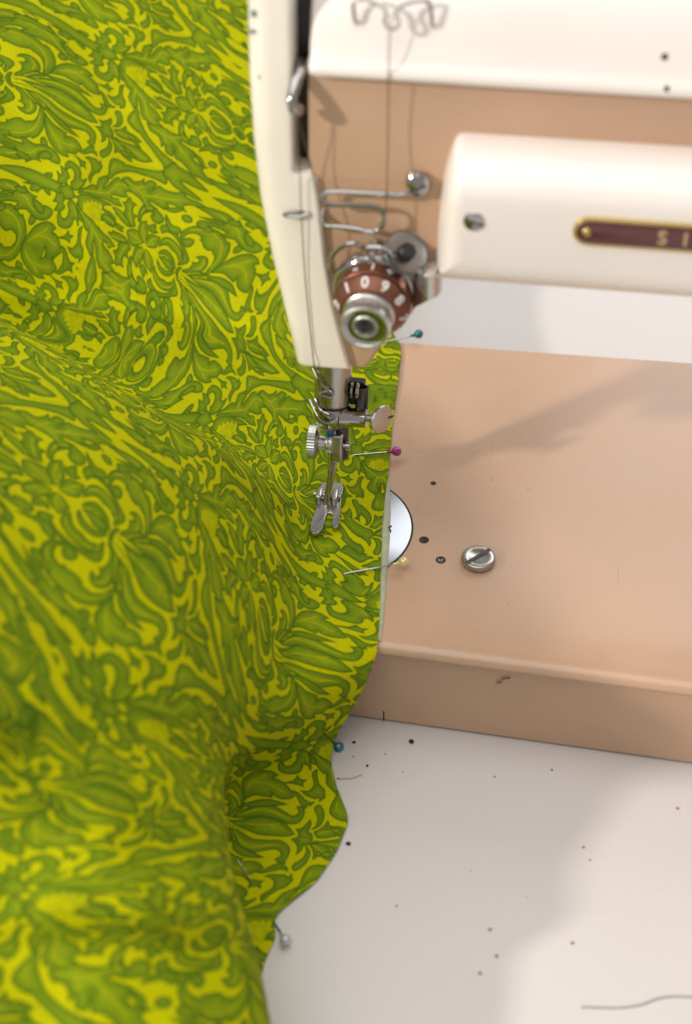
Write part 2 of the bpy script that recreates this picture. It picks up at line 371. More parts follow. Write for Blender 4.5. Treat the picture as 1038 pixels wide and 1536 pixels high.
# --- tension assembly, axis straight out of the casing front
T0 = PY(568, 420, -5); TA = np.array([-.03, -1.0, -.02]); TA = unit(TA)
ten = obj('tension_unit', *lathe(T0, TA, [(-1, 5), (2.0, 5), (2.0, 12.2), (2.8, 13.4), (3.6, 13.4), (4.2, 12.8), (4.4, 13.7), (6.0, 13.9), (7.4, 13.2), (8.0, 12.2), (8.0, 9)], 72), M['chrome'], mc)
r1 = obj('indicator_ring', *lathe(T0, TA, [(7.6, 11.6), (8.0, 12.3), (13.2, 12.3), (13.5, 12.0), (13.5, 8)], 72), M['copper'], ten)
obj('ring_gap', *lathe(T0, TA, [(13.3, 11.2), (14.3, 11.2)], 60), M['black'], ten)
r2 = obj('number_ring', *lathe(T0, TA, [(14.1, 9), (14.1, 11.7), (14.5, 11.8), (15.4, 11.4), (18.4, 9.2), (18.6, 8.4)], 72), M['copper'], ten)
kn = obj('tension_knob', *lathe(T0, TA, [(18.0, 7.4), (18.0, 8.1), (19.2, 8.3), (19.6, 7.7), (20.0, 7.5), (21.4, 7.5), (21.6, 7.7), (25.2, 8.1), (26.0, 8.0), (26.4, 7.4), (26.3, 6.9), (25.6, 6.5), (25.2, 5.0), (25.3, 4.4), (25.9, 3.9), (25.9, 3.4), (25.0, 3.0), (22.0, 2.7), (22.0, .01)], 96, (6, 7, .16), cap=False), M['satin'], ten)
obj('mirror_face', *lathe(T0, TA, [(25.75, 6.6), (25.4, 5.6), (25.5, 4.4)], 72, cap=False), M['chrome'], kn)
obj('bore', *lathe(T0, TA, [(22.05, 2.6), (22.3, 1.2), (22.3, .01)], 24, cap=False), M['dark'], kn)
# numerals and marks, standing on the rings; 0 degrees = top of the ring
ex = unit(np.cross(-TA, np.array([0, 0, 1.]))); ez = np.cross(ex, -TA)
def ringmark(s, size, t, r, deg, slope, parent):
    a = math.radians(deg); rad = ex*math.sin(a)+ez*math.cos(a); tang = ex*math.cos(a)-ez*math.sin(a)
    up = unit(-TA+rad*slope); nrm = np.cross(tang, up)
    obj('numeral' if s.isdigit() else 'mark', *place_text(s, size, T0+TA*t+rad*r+nrm*.16, tang, up, .14), M['paint_white'], parent, smooth=False)
for s, d in (('2', -84), ('1', -42), ('0', -8), ('9', 26), ('8', 62), ('7', 100)):
    ringmark(s, 5.0, 16.6, 10.5, d, .7, r2)
for s, d in (('-', -26), ('I', 0), ('+', 26)):
    ringmark(s, 4.6 if s != '-' else 6.0, 10.7, 12.3, d, 0, r1)
# check spring, post and guide disc beside the tension unit
obj('tension_post', *lathe(PY(563, 362, -5), (0, -1, -.35), [(0, 1.7), (9, 1.5), (9.4, 1.0), (9.4, .01)], 20, cap=False), M['steel'], ten)
cs = [PY(498, 408, -6), PY(494, 395, -9), PY(503, 378, -13), PY(520, 367, -14), PY(535, 366, -13.5), PY(546, 372, -12)]
obj('check_spring', *tube(curve(cs, 6), .75, 8), M['chrome'], ten)
bp = [PY(545, 376, -14), PY(556, 372, -14.5), PY(575, 374, -14), PY(590, 383, -13)]
obj('spring_stop', *tube(curve(bp, 5), 1.1, 10), M['chrome'], ten)
dc = PY(609, 379, -11); dn = unit((.42, -.5, .76))
gd2 = obj('guide_disc', *lathe(dc-dn*1.2, dn, [(0, 6.0), (.5, 7.2), (1.1, 7.4), (1.4, 6.9), (.9, 5.8), (.8, 3.0), (.8, .01)], 48, cap=False), M['gunmetal'], mc)
obj('disc_nut', *lathe(dc, dn, [(-.4, 2.8), (1.8, 2.7), (2.5, 2.0), (2.6, .01)], 24, cap=False), M['black'], gd2)
obj('disc_stud', *lathe(dc-dn*9, dn, [(0, 2.2), (8, 2.2)], 16), M['dark'], gd2)
top = curve([PY(600, 412, -8), PY(622, 408, -14), PY(640, 405, -16.5), PY(655, 402, -15), PY(664, 395, -11)], 6); bot = curve([PY(600, 470, -8), PY(622, 461, -14), PY(640, 452, -16.5), PY(655, 445, -15), PY(663, 436, -11)], 6)
V = []
for a, b in zip(top, bot): V += [a, b, b+np.array([-.5, .9, 0]), a+np.array([-.5, .9, 0])]
m_ = len(top); F = []
for i in range(m_-1):
    for k in range(4): F.append([i*4+k, i*4+(k+1) % 4, (i+1)*4+(k+1) % 4, (i+1)*4+k])
F += [[0, 1, 2, 3], [(m_-1)*4+k for k in (3, 2, 1, 0)]]
obj('release_lever', V, F, M['satin'], mc, angle=50)
# --- needle bar, clamp, needle, presser bar, foot (all on the slanted axis)
AX = unit((0, SL, 1.0)); FX = np.array([1., 0, 0]); FN = unit(np.cross(AX, FX))*-1 if np.cross(AX, FX)[1] > 0 else unit(np.cross(AX, FX))
def S(x, t, o=0.0): return np.array([x, 0, 0])+AX*t+FN*o        # x right, t up the slant, o towards the viewer
tz = lambda px, py: np.dot(PS(px, py), AX)
tb = tz(498, 604)
nb = obj('needle_bar', *lathe(S(.7, tb), AX, [(0, 6.0), (.4, 6.5), (1.2, 6.7), (45, 6.7)], 48), M['steel'], mc)
obj('bar_collar', *lathe(S(.7, tb-1.2), AX, [(0, 5.6), (1.4, 5.6)], 40), M['black'], nb)
obj('bar_thread_guide', *tube(curve([S(-6.2, tb+14, 3.5), S(-3.5, tb+11.2, 6.8), S(0, tb+8.2, 7.8), S(2.0, tb+6.6, 7.4), S(1.0, tb+5.4, 7.6), S(-2.2, tb+5.8, 7.6), S(-2.6, tb+6.8, 7.4), S(0, tb+7.4, 7.2)], 6), .5, 8), M['chrome'], nb)
t1 = tz(495, 622)
V, F = lathe(S(.1, t1-5.6), AX, [(0, 2.0), (.3, 3.0), (1.0, 3.6), (3.0, 5.4), (5.4, 6.3), (8.0, 6.3), (9.4, 5.6), (9.6, 4)], 40)
cb = obj('needle_clamp', V, F, M['chrome'], mc)
obj('clamp_arm', *lathe(S(4.0, t1+.2, 1.0), FX, [(0, 4.6), (3.0, 4.0), (4.0, 3.5), (9.0, 3.5), (9.4, 3.1), (9.4, 1.5)], 24), M['chrome'], cb)
obj('clamp_rod', *lathe(S(12.5, t1+.6, 1.0), FX, [(0, 1.55), (6.0, 1.45)], 20), M['steel'], cb)
dcn = unit(FX*.78+FN*.62)
td = obj('clamp_screw', *lathe(S(18.4, t1+.8, 1.4), dcn, [(0, 3.6), (.2, 5.1), (.9, 5.25), (1.2, 5.1), (1.35, 4.7), (1.4, .01)], 48, cap=False), M['satin'], cb)
dx_, dy_, _ = frame(dcn)
e_ = unit(FX-dcn*np.dot(FX, dcn))
obj('slot', *box(S(18.4, t1+.8, 1.4)+dcn*1.25+e_*4.0, (2.4, .5, .8), (e_, dcn, np.cross(e_, dcn))), M['dark'], td, smooth=False)
obj('clamp_thread_guide', *tube(curve([S(-7.2, t1+6.0, 2), S(-4.6, t1+3.4, 6.0), S(-1.8, t1+.6, 7.6), S(1.4, t1+.2, 7.6), S(2.6, t1+1.6, 7.0), S(1.0, t1+3.0, 7.0), S(-2.6, t1+4.4, 6.4), S(-5.4, t1+7.4, 4.2)], 6), .55, 8), M['chrome'], cb)
# bracket behind the bar with twin washers and a square tube
bk = obj('bar_bracket', *box(S(8.6, tb+3.6, -4.0), (6.5, 9, 5), (FX, AX, FN)), M['black'], mc, smooth=False, bevel=.6)
for k in range(2): obj('washer', *lathe(S(7.4+k*1.9, tb+6.4, 2.2), FX, [(0, 2.2), (.3, 2.9), (1.0, 2.9), (1.3, 2.2)], 28), M['chrome'], bk)
c0 = S(11.2, tb+2.6, -1.0)
obj('guard_tube', *lathe(c0-AX*5.5, AX, [(0, 2.3), (9.6, 2.5), (9.6, 1.9), (3, 1.8), (3, .01)], 20, cap=False), M['dark'], bk)
# needle
nt_ = t1-5.4
nd = obj('needle', *lathe(S(.1, 0.5, .6), AX, [(0, .1), (2.5, .42), (nt_-9, .5), (nt_-7.5, .95), (nt_-2.0, .95), (nt_+1, .95)], 16), M['needle_gold'], mc)
obj('needle_tip', *lathe(S(.1, nt_-3.4, .6), AX, [(0, .7), (.8, 1.3), (3.2, 1.75), (3.6, 1.6)], 16), M['needle_blue'], nd)
# presser bar and foot
pt = tz(503, 693)
pb = obj('presser_bar', *lathe(S(2.8, pt-.5, -6.0), AX, [(0, 3.4), (60, 3.4)], 32), M['dark'], mc)
fb = obj('foot_clamp', *box(S(2.5, pt+5.2, -2.2), (4.4, 11.0, 5.0), (FX, AX, FN)), M['steel'], mc, bevel=.8, seg=3)
tc_ = S(-8.0, pt+6.8, -1.0)
fs = obj('foot_thumb_screw', *lathe(tc_, FX, [(0, 5.2), (.3, 6.3), (3.0, 6.3), (3.4, 5.6), (4.2, 2.8), (6.4, 2.3), (7.0, 3.6), (9.0, 3.6)], 72, (1, 2, .3)), M['satin'], mc, angle=50)
sr = obj('clamp_side_screw', *lathe(S(4.6, pt+6.0, -2.0), FX, [(0, 1.0), (1.2, 1.0), (1.3, 1.75), (2.6, 1.75), (2.9, 1.2), (2.9, .01)], 20, cap=False), M['steel'], fb)
hz = 4.8
f0, f1 = S(2.0, pt+2, -2.2), np.array([-.9, 3.0, hz])
d_ = unit(f0-f1); X_ = FX; N_ = unit(np.cross(d_, X_))
sk = obj('shank', *box((f0+f1)/2, (2.5, np.linalg.norm(f0-f1)+4, 1.9), (X_, d_, N_)), M['steel'], mc, bevel=.5)
# foot plate: outline from its footprint on the cloth, toes curving up
FT = [(483, 725), (494, 725), (506, 725.5), (514, 727), (515, 733), (512.5, 750), (510.5, 770), (509, 787), (506.5, 792.5), (501.5, 793.5), (496.5, 790), (498, 783), (499.5, 775), (496, 771.5), (491, 771.5), (488.5, 776), (487, 786), (483.5, 796), (477, 801.5), (469, 802.5), (464.5, 797), (467, 786), (472.5, 768), (477, 748), (480, 732)]
P = []
for px, py in FT:
    zz = 2.3 if py < 776 else 2.3+((py-776)/26)**2*3.2
    P.append(PZ(px, py, zz))
ft = obj('presser_foot', *sheet([p[:2] for p in P], [p[2]+.9 for p in P], [p[2]-.75 for p in P]), M['steel'], mc, bevel=.35, angle=40)
hc = PZ(491, 745, 4.2)
for s in (-1, 1): obj('hinge_lug', *box((hc[0]+s*3.0, hc[1], 4.0), (2.5, 6.4, 5.0)), M['steel'], ft, bevel=.9, seg=3)
obj('hinge_pin', *lathe((hc[0]-5.2, hc[1]+.4, 4.6), FX, [(0, .9), (10.4, .9)], 16), M['steel'], ft)

# ------------------------------------------------------------------ thread run
def seg(name, pts, label, r=.2):
    return tag(obj(name, *tube(curve(pts, 5), r, 6), M['thread']), label, 'thread')
seg('sewing_thread', [off(589, 20, 5.5), off(585, 46, 5), PY(583, 110, -9.5), PY(582, 200, -9), PY(580, 290, -10.5), PY(577, 335, -11), PY(571, 368, -13)], 'olive sewing thread running from the lid wire down to the tension dial')
seg('sewing_thread', [PY(497, 400, -8), PY(486, 340, -9.8), PY(470, 262, -9), PY(452, 195, -11), PY(444, 163, -11.8), PY(447, 200, -11), PY(450, 260, -9.2), PY(452, 320, -9.0), PY(458, 420, -8.2), PY(468, 520, -8.0), PY(472, 552, -7.4), S(-3.2, tb+10.0, 7.6), S(-1.0, t1+.8, 8.2), S(-.1, nt_-8, 1.3), S(0, 14, 1.2), S(0, 3.5, .9)], 'olive sewing thread running down the cream face plate into the needle', .18)

# ------------------------------------------------------------------ printed cloth
# ---- print of the cloth: half motif outlines, mirrored about the plant axis ----
CROP={'A':(80,220,2),'B':(180,300,2),'C':(240,380,2),'D':(0,30,3),'E':(80,80,1),'F':(170,170,1),'G':(230,80,3)}
TIE={1:(17,114),2:(264,412),3:(339,191)}
def canon(c,x,y):
    if c=='Z': return np.array([x,y],float)
    ox,oy,k=CROP[c]; q=np.array([ox+x/6.92-TIE[k][0],oy+y/6.92-TIE[k][1]],float)
    def inv(A,L,q): return np.linalg.solve(np.array([[L[0],A[0]],[L[1],A[1]]],float),q)
    if k==2:
        s=inv((96,75.5),(20,-45),q)
        if s[1]>0: s=inv((79,89),(20.3,-44.8),q)
    elif k==1:
        s=inv((122,62),(14,-36),q)
        if s[1]>1.25:
            s=inv((124,91),(16,-40),q-1.25*np.array((122,62))); s[1]+=1.25
    else: s=inv((98,62),(17,-41),q)
    return s
SH=[ # crop, mirror, kind, outline
('A',0,'l',"100,400! 150,385 220,395 290,430 370,465 450,500 520,550! 430,540 400,560 340,640 300,730 330,790 380,850! 290,800 220,735 150,670 80,610 35,530! 60,510 100,450"),
('A',0,'y',"150,520! 165,460! 200,490! 215,450! 245,490! 270,455! 300,505! 320,470! 350,520! 370,490! 395,545! 360,640 310,720 280,745! 270,715! 235,690! 240,670! 195,650! 205,630! 160,600! 165,580! 130,560!"),
('A',1,'l',"405,555! 430,590 480,620 520,660 545,700 535,750! 510,700 470,650 420,620 395,590"),
('A',0,'l',"355,650! 390,630 440,645 490,680 525,730 520,770 480,770 430,740 380,700"),
('A',0,'l',"545,745! 600,780 640,810! 610,815 625,850! 580,830 530,790"),
('A',1,'l',"740,810! 690,730 660,640 680,600 650,520! 690,520 710,480 740,470! 760,520 805,555! 770,590 765,650 815,690! 780,720 790,800!"),
('A',1,'l',"520,570! 580,590 640,640 690,720 745,810! 680,790 620,730 580,680 550,650 560,640"),
('G',1,'l',"280,270 280,200 300,140 340,95 395,85! 400,110 450,130 490,160 540,220 540,260 510,285 470,280 430,250 415,210 440,185! 400,170 350,190 320,230 310,290!"),
('A',1,'l',"150,330! 230,325 300,300 340,310 350,330 380,260 400,230 500,205! 500,270 445,330 450,345! 500,310 560,250 610,230! 640,260 690,270 740,310 800,370 830,440! 760,410 690,405 715,460! 640,465 560,435 525,440 540,465 600,480 615,520 645,575! 560,550 490,500 420,465 340,445 260,400 200,375 120,365"),
('A',0,'p',"670,850! 700,835 760,830 810,850 840,900 860,970 850,990 800,1000 740,1005 700,980 675,920"),
('B',1,'p',"185,430 150,380 130,320 140,250 170,205 228,195! 232,250 245,310 235,370 205,415"),
('B',1,'p',"215,450 235,395 260,350 300,350 380,380! 365,440 340,490 290,495 240,480"),
('B',1,'l',"245,230! 260,250 285,235 325,228 330,270 328,300 355,320! 320,335 280,320 255,290"),
('B',1,'l',"360,570! 375,540 420,520 470,535 520,590 550,660 555,720 540,735! 520,680 490,620 440,580 400,570"),
('B',0,'l',"360,590! 400,595 440,600 455,620 480,630 510,670 535,715 520,740 480,735 440,715 425,690 410,670 385,630"),
('B',0,'l',"555,790 560,750 590,715 620,710 625,725 595,755 580,800 580,850 565,855"),
('B',1,'l',"380,290 378,250 400,230 440,225 470,245 520,290 545,340 580,400 610,450 650,530 680,590 685,640 660,670 585,690! 595,650 620,640 625,600 625,560 605,500 570,430 530,375 480,325 430,315 400,335!"),
('B',1,'l',"372,485! 380,430 405,395 440,378 480,385 530,420 575,475 610,540 618,590 605,620 590,630 575,590 555,555 510,520 490,490 450,465 405,470"),
('B',1,'l',"570,340 580,300 620,260 680,245 740,255 800,290 830,310 870,350 910,430 930,490 945,490! 960,550 960,620 945,690 900,760 850,810 800,825 690,800! 760,790 820,790 850,740 870,680 870,620 855,590 840,550! 800,530 770,480 755,430 730,405! 745,385 700,340 650,325 610,345 605,385 640,380 680,400 690,440 670,475 640,478 605,440 580,390"),
('B',1,'l',"715,650! 720,680 690,730 640,740 640,770 700,775 755,770! 800,770 830,720 828,650 800,605 760,590 735,600! 760,620 765,650 745,665"),
('C',1,'l',"465,240! 500,190 540,150 600,120 660,120 730,150 780,200 808,260! 770,262 800,310 818,380 815,485! 770,475 720,440 690,390 680,345! 660,370 650,365 600,310 560,270 510,250"),
('C',1,'l',"250,230! 330,280 400,290 470,315 550,360 610,410 650,480 690,570 720,630 760,655 790,640 790,590! 830,610 835,660 810,710 770,740 720,725 670,680 620,600 560,520 500,445 420,390 340,330"),
('C',0,'l',"230,270! 330,350 420,395 490,450 560,530 620,610 670,700 715,835! 650,810 570,745 500,680 430,600 370,510 310,420"),
('C',1,'l',"575,45 590,10 615,5 645,30 640,70 610,85 585,75"),
('E',0,'l',"420,625! 460,640 510,635 565,610! 575,650 550,690 590,730 600,775 570,795 520,790 510,820 470,840! 470,790 440,740 385,690! 455,690"),
('E',1,'l',"580,690! 620,675 640,640 635,600 615,550 640,530 680,545 715,590 710,640 680,680 640,695"),
('E',1,'l',"445,345! 490,370 520,410 545,450 580,480 625,495! 580,505 545,490 540,515! 510,490 485,450 470,400"),
('E',1,'l',"400,275! 450,285 500,290 545,270! 560,300 612,322! 570,330 565,355! 530,330 480,305"),
('E',1,'l',"390,150 390,130 410,110 430,115 440,150 470,175 510,180 540,155 545,120 530,90! 570,65 620,90 660,150 680,210 675,270 665,265 650,230 600,210! 600,235 560,255 500,245 440,220 400,190"),
('E',1,'l',"530,370! 580,395 630,395 670,370 680,300 735,290! 715,340 720,400 745,440 750,470 720,500 675,510! 680,480 640,475 590,440 550,405"),
('E',1,'l',"605,715! 660,715 710,710 750,685! 760,720 745,760 800,770 860,800 910,840 955,885! 890,880 820,860 740,830 680,800 640,770"),
('F',0,'l',"-20,180! 60,210 150,250 240,285 320,330 390,390 440,440 478,490! 400,485 320,460 250,410 180,330 100,260 30,215"),
('F',1,'l',"150,0 200,80 280,155! 290,150 350,230 430,330 520,450 600,555 615,590 700,600 740,570 700,530 640,480 560,400 480,310 400,210 340,100 300,0 290,-90 250,-140 235,-100 180,-60"),
('F',0,'l',"610,590 640,570 700,540 760,590 830,640 900,740 930,800! 860,770 790,730 770,740 860,850 880,890! 820,860 730,790 680,720 620,660"),
('F',1,'l',"380,60! 450,90 520,110 600,150 690,210 760,240 820,245 840,230! 850,270 895,320! 870,340 880,375! 830,340 790,320! 790,340 850,390 900,440 910,490! 870,485 900,540 965,575! 920,590 940,660 1015,755! 940,720 880,665 840,660 820,600 780,540 720,500 700,440 700,370 680,360! 690,420 680,470! 620,430 595,380 590,330 550,345! 540,280 500,210 420,150"),
('D',1,'l',"330,20! 380,10 440,20 520,60 560,110 570,140 590,110! 620,180 650,210 695,240! 660,245 650,280 670,320 700,330 720,320 780,340 840,390 830,425 780,440 720,425 660,390 600,330 560,290 490,270 485,250! 510,230 450,195 400,190 430,210 420,240 380,230 340,200 335,170 360,145 420,150 490,160 440,110 390,60"),
('D',0,'l',"590,90! 650,95 690,65 740,90 790,140 840,190 895,220! 830,205 770,190 720,195 705,210! 690,190 640,170 635,140 660,130"),
('D',1,'l',"895,220! 870,180 830,150 800,110 810,85 850,75 900,90 905,115 880,125 860,100 835,100 830,130 860,170"),
('D',1,'l',"860,395! 910,360 905,340 860,325! 905,290 915,230 945,235 960,290 1000,340 975,360 990,400 960,420 910,415"),
('Z',0,'l',"0,2.36! .10,2.48 .17,2.62 .15,2.78 .07,2.90 0,2.97! -.07,2.90 -.15,2.78 -.17,2.62 -.10,2.48"),
('Z',1,'l',"1.30,-.52! 1.18,-.50 1.02,-.44 .92,-.36 .98,-.27 1.10,-.25 1.16,-.31 1.12,-.38 1.20,-.45"),
('Z',1,'l',"1.52,-.36 1.42,-.33 1.40,-.27 1.48,-.23 1.58,-.26 1.60,-.32"),
('Z',1,'l',"1.40,-.62! 1.50,-.55 1.66,-.47 1.72,-.40! 1.60,-.41 1.46,-.48"),
('Z',1,'l',"1.72,-.20! 1.80,-.10 1.90,.02 1.93,.14! 1.84,.06 1.76,-.06"),
('Z',1,'l',".50,.22! .60,.38 .74,.52 .80,.68 .74,.84! .66,.70 .58,.54 .52,.38"),
('Z',0,'l',"0,-2.06! .10,-2.0 .20,-1.93 .12,-1.85 0,-1.79! -.12,-1.85 -.20,-1.93 -.10,-2.0"),
('Z',1,'l',".16,1.62! .24,1.58 .36,1.46 .40,1.36! .28,1.42 .18,1.52"),
('Z',1,'l',".55,-2.42! .70,-2.38 .82,-2.30 .78,-2.22 .66,-2.24 .58,-2.32"),
('Z',1,'l',".42,-2.62 .36,-2.56 .40,-2.5 .50,-2.52 .52,-2.58"),
]
VEIN=[('A',1,"200,355 370,390 480,400 530,380 600,310 690,330 800,400"),('A',1,"370,390 420,310"),('A',1,"480,400 560,470 610,520"),
('A',1,"740,760 730,660 735,570"),('A',1,"570,600 640,680 700,760"),('G',1,"310,200 350,135 420,140"),
('B',1,"410,420 460,410 530,450 590,550 610,600"),('B',1,"640,290 760,300 850,400 900,520 900,650 860,740"),('B',1,"800,640 800,700 760,745"),
('C',1,"550,200 640,220 720,300 770,400"),('C',1,"590,190 680,210 730,205"),('C',1,"330,300 450,345 560,440 640,560 700,650"),('C',1,"380,310 520,370 600,470 650,570"),
('C',0,"290,350 420,480 540,590 640,720"),('C',0,"540,590 570,670"),('C',0,"540,590 610,640"),
('E',1,"650,740 740,775 860,830"),('F',0,"60,230 200,310 330,410 400,460"),
('F',1,"430,100 560,200 680,270 750,370 790,420 870,580"),('F',1,"570,200 610,310"),('F',1,"680,260 780,270"),('F',1,"770,380 770,440"),('F',1,"210,20 230,-40"),
('D',1,"470,70 560,180 590,230 610,290 660,340"),('E',1,"620,120 650,200"),('A',0,"400,660 480,720 510,760"),
('B',1,"195,420 175,330 190,230"),('B',1,"200,420 215,310"),('B',1,"225,455 300,400 350,390"),('B',1,"230,465 310,450"),('A',0,"850,980 760,900 700,860"),('A',0,"840,985 740,960"),('A',0,"850,960 800,880")]
DARK=[('C',1,"190,220 280,300 400,400"),('C',1,"200,200 330,280 470,330"),('C',1,"200,240 300,340 420,520"),('E',0,"460,690 580,760"),('E',1,"470,670 560,680"),('E',1,"470,660 530,650"),('B',0,"570,800 590,745"),('A',0,"370,660 430,700 500,760")]
def fixup(s):
    if s[1]>2.1: s=np.array([s[0],2.1+(s[1]-2.1)*2.0])
    if s[1]<-2.5: s=np.array([s[0],-2.5+(s[1]+2.5)*1.55])
    return s
def pts(c,s):
    P=[];K=[]
    for t in s.split():
        k=t.endswith('!'); x,y=t.rstrip('!').split(','); P.append(fixup(canon(c,float(x),float(y)))); K.append(k)
    return np.array(P),K
def smooth_outline(P,K,closed=True,n=5):
    N=len(P); out=[]
    for i in range(N if closed else N-1):
        p1,p2=P[i],P[(i+1)%N]
        p0=P[i-1] if (closed or i>0) else p1; p3=P[(i+2)%N] if (closed or i+2<N) else p2
        if K[i]: p0=p1
        if K[(i+1)%N]: p3=p2
        m1=(p2-p0)*.5; m2=(p3-p1)*.5
        for t in np.arange(n)/n:
            out.append((2*t**3-3*t*t+1)*p1+(t**3-2*t*t+t)*m1+(-2*t**3+3*t*t)*p2+(t**3-t*t)*m2)
    if not closed: out.append(P[-1])
    return np.array(out)
LM,AM=16.1,34.0           # mm for one lateral / axial unit
WM,HM=4.9*LM,5.6*AM
def make_print(res=6.0):
    NX,NY=int(WM*res),int(HM*res)
    ink=np.zeros((NY,NX)); dark=np.zeros((NY,NX)); yel=np.zeros((NY,NX)); tone=np.zeros((NY,NX))
    def place(Q,draw):
        Q=Q*np.array([LM,AM])*res
        for dx,dy in((0,0),(NX/2,NY/2)):
            R=Q+np.array([dx,dy]); lo=R.min(0)-8; hi=R.max(0)+8
            for kx in range(-3,4):
                for ky in range(-3,4):
                    s=np.array([kx*NX,ky*NY]); a=lo+s; b=hi+s
                    x0,y0=int(max(0,np.floor(a[0]))),int(max(0,np.floor(a[1]))); x1,y1=int(min(NX,np.ceil(b[0]))),int(min(NY,np.ceil(b[1])))
                    if x1<=x0 or y1<=y0: continue
                    draw(R+s,x0,y0,x1,y1)
    def dist(R,x0,y0,x1,y1,closed):
        X,Y=np.meshgrid(np.arange(x0,x1)+.5,np.arange(y0,y1)+.5); D=np.full(X.shape,1e9); I=np.zeros(X.shape,bool)
        n=len(R)
        for i in range(n if closed else n-1):
            ax,ay=R[i]; bx,by=R[(i+1)%n]; ex,ey=bx-ax,by-ay; l=ex*ex+ey*ey+1e-9
            t=np.clip(((X-ax)*ex+(Y-ay)*ey)/l,0,1); D=np.minimum(D,(X-ax-t*ex)**2+(Y-ay-t*ey)**2)
            if closed and ay!=by:
                c=((ay>Y)!=(by>Y))&(X<ex*(Y-ay)/(by-ay)+ax); I^=c
        return np.sqrt(D),I
    ow=0.2*res
    def poly(kind):
        def f(R,x0,y0,x1,y1):
            D,I=dist(R,x0,y0,x1,y1,True); S=np.where(I,-D,D); sl=(slice(y0,y1),slice(x0,x1))
            fill=np.clip(.5-S,0,1); line=np.clip(ow-np.abs(S)+.5,0,1)
            if kind=='y':
                ink[sl]*=1-fill*.92; dark[sl]=np.maximum(dark[sl]*(1-fill),line*.25); tone[sl]*=1-fill
            else:
                ink[sl]=np.maximum(ink[sl],fill); dark[sl]=np.maximum(dark[sl]*(1-fill),line); yel[sl]*=1-fill
                sh=np.exp(-(D/(1.7*res))**1.3) if kind=='l' else np.exp(-D/(1.6*res))
                tone[sl]=np.where(fill>.5,sh,tone[sl])
        return f
    def vein(w,arr,amt):
        def f(R,x0,y0,x1,y1):
            D,_=dist(R,x0,y0,x1,y1,False); n=len(R)
            v=np.clip(w*res-D+.5,0,1)*amt; sl=(slice(y0,y1),slice(x0,x1)); arr[sl]=np.maximum(arr[sl],v)
        return f
    M=np.array([-1,1])
    for c,m,k,s in SH:
        P=smooth_outline(*pts(c,s))
        place(P,poly(k))
        if m: place(P*M,poly(k))
    for L,arr,w,amt in((VEIN,yel,.22,.75),(DARK,dark,.14,.8)):
        for c,m,s in L:
            P=smooth_outline(*pts(c,s),closed=False)
            place(P,vein(w,arr,amt))
            if m: place(P*M,vein(w,arr,amt))
    # dashes between the stems, seeds in the thistle
    rng=np.random.default_rng(3)
    for j in range(9):
        for o in(0,26):
            a=canon('F',360+j*27+o,285+j*33-o*.6); b=canon('F',372+j*27+o,300+j*33-o*.6)
            for mm in(1,-1): place(np.array([a,b])*np.array([mm,1]),vein(.22,ink,.8))
    for j in range(26):
        x,y=rng.uniform(200,380),rng.uniform(500,700)
        if abs((x-290)*.6+(y-600)*.75)>90: continue
        t=np.linspace(0,2*np.pi,9); P=np.array([canon('A',x+17*np.cos(q),y+17*np.sin(q)) for q in t]); place(P,vein(.1,dark,.35))
    return ink,dark,yel,tone

ink, dark, yel, tone = make_print(6.0)
rng = np.random.default_rng(5)
def c3(r, g, b): return np.array([r, g, b], float)/255
GROUND, LEAF, LINE, VEIN_C = c3(184, 183, 0), c3(134, 150, 18), c3(60, 86, 18), c3(178, 178, 4)
e = lambda a: a[..., None]
img = GROUND*(1-e(ink))+e(ink)*(LEAF*(1-.9*e(tone))+c3(92, 120, 20)*.88*e(tone))
img = img*(1-e(yel))+VEIN_C*e(yel); img = img*(1-.8*e(dark))+LINE*.8*e(dark)
img = np.clip(img*(1+.05*rng.standard_normal(img.shape[:2])[..., None]), 0, 1)
bi = bpy.data.images.new('leaf_print', img.shape[1], img.shape[0]); bi.colorspace_settings.name = 'sRGB'
bi.pixels.foreach_set(np.concatenate([img, np.ones(img.shape[:2]+(1,))], 2).astype(np.float32).ravel()); bi.update(); bi.pack()

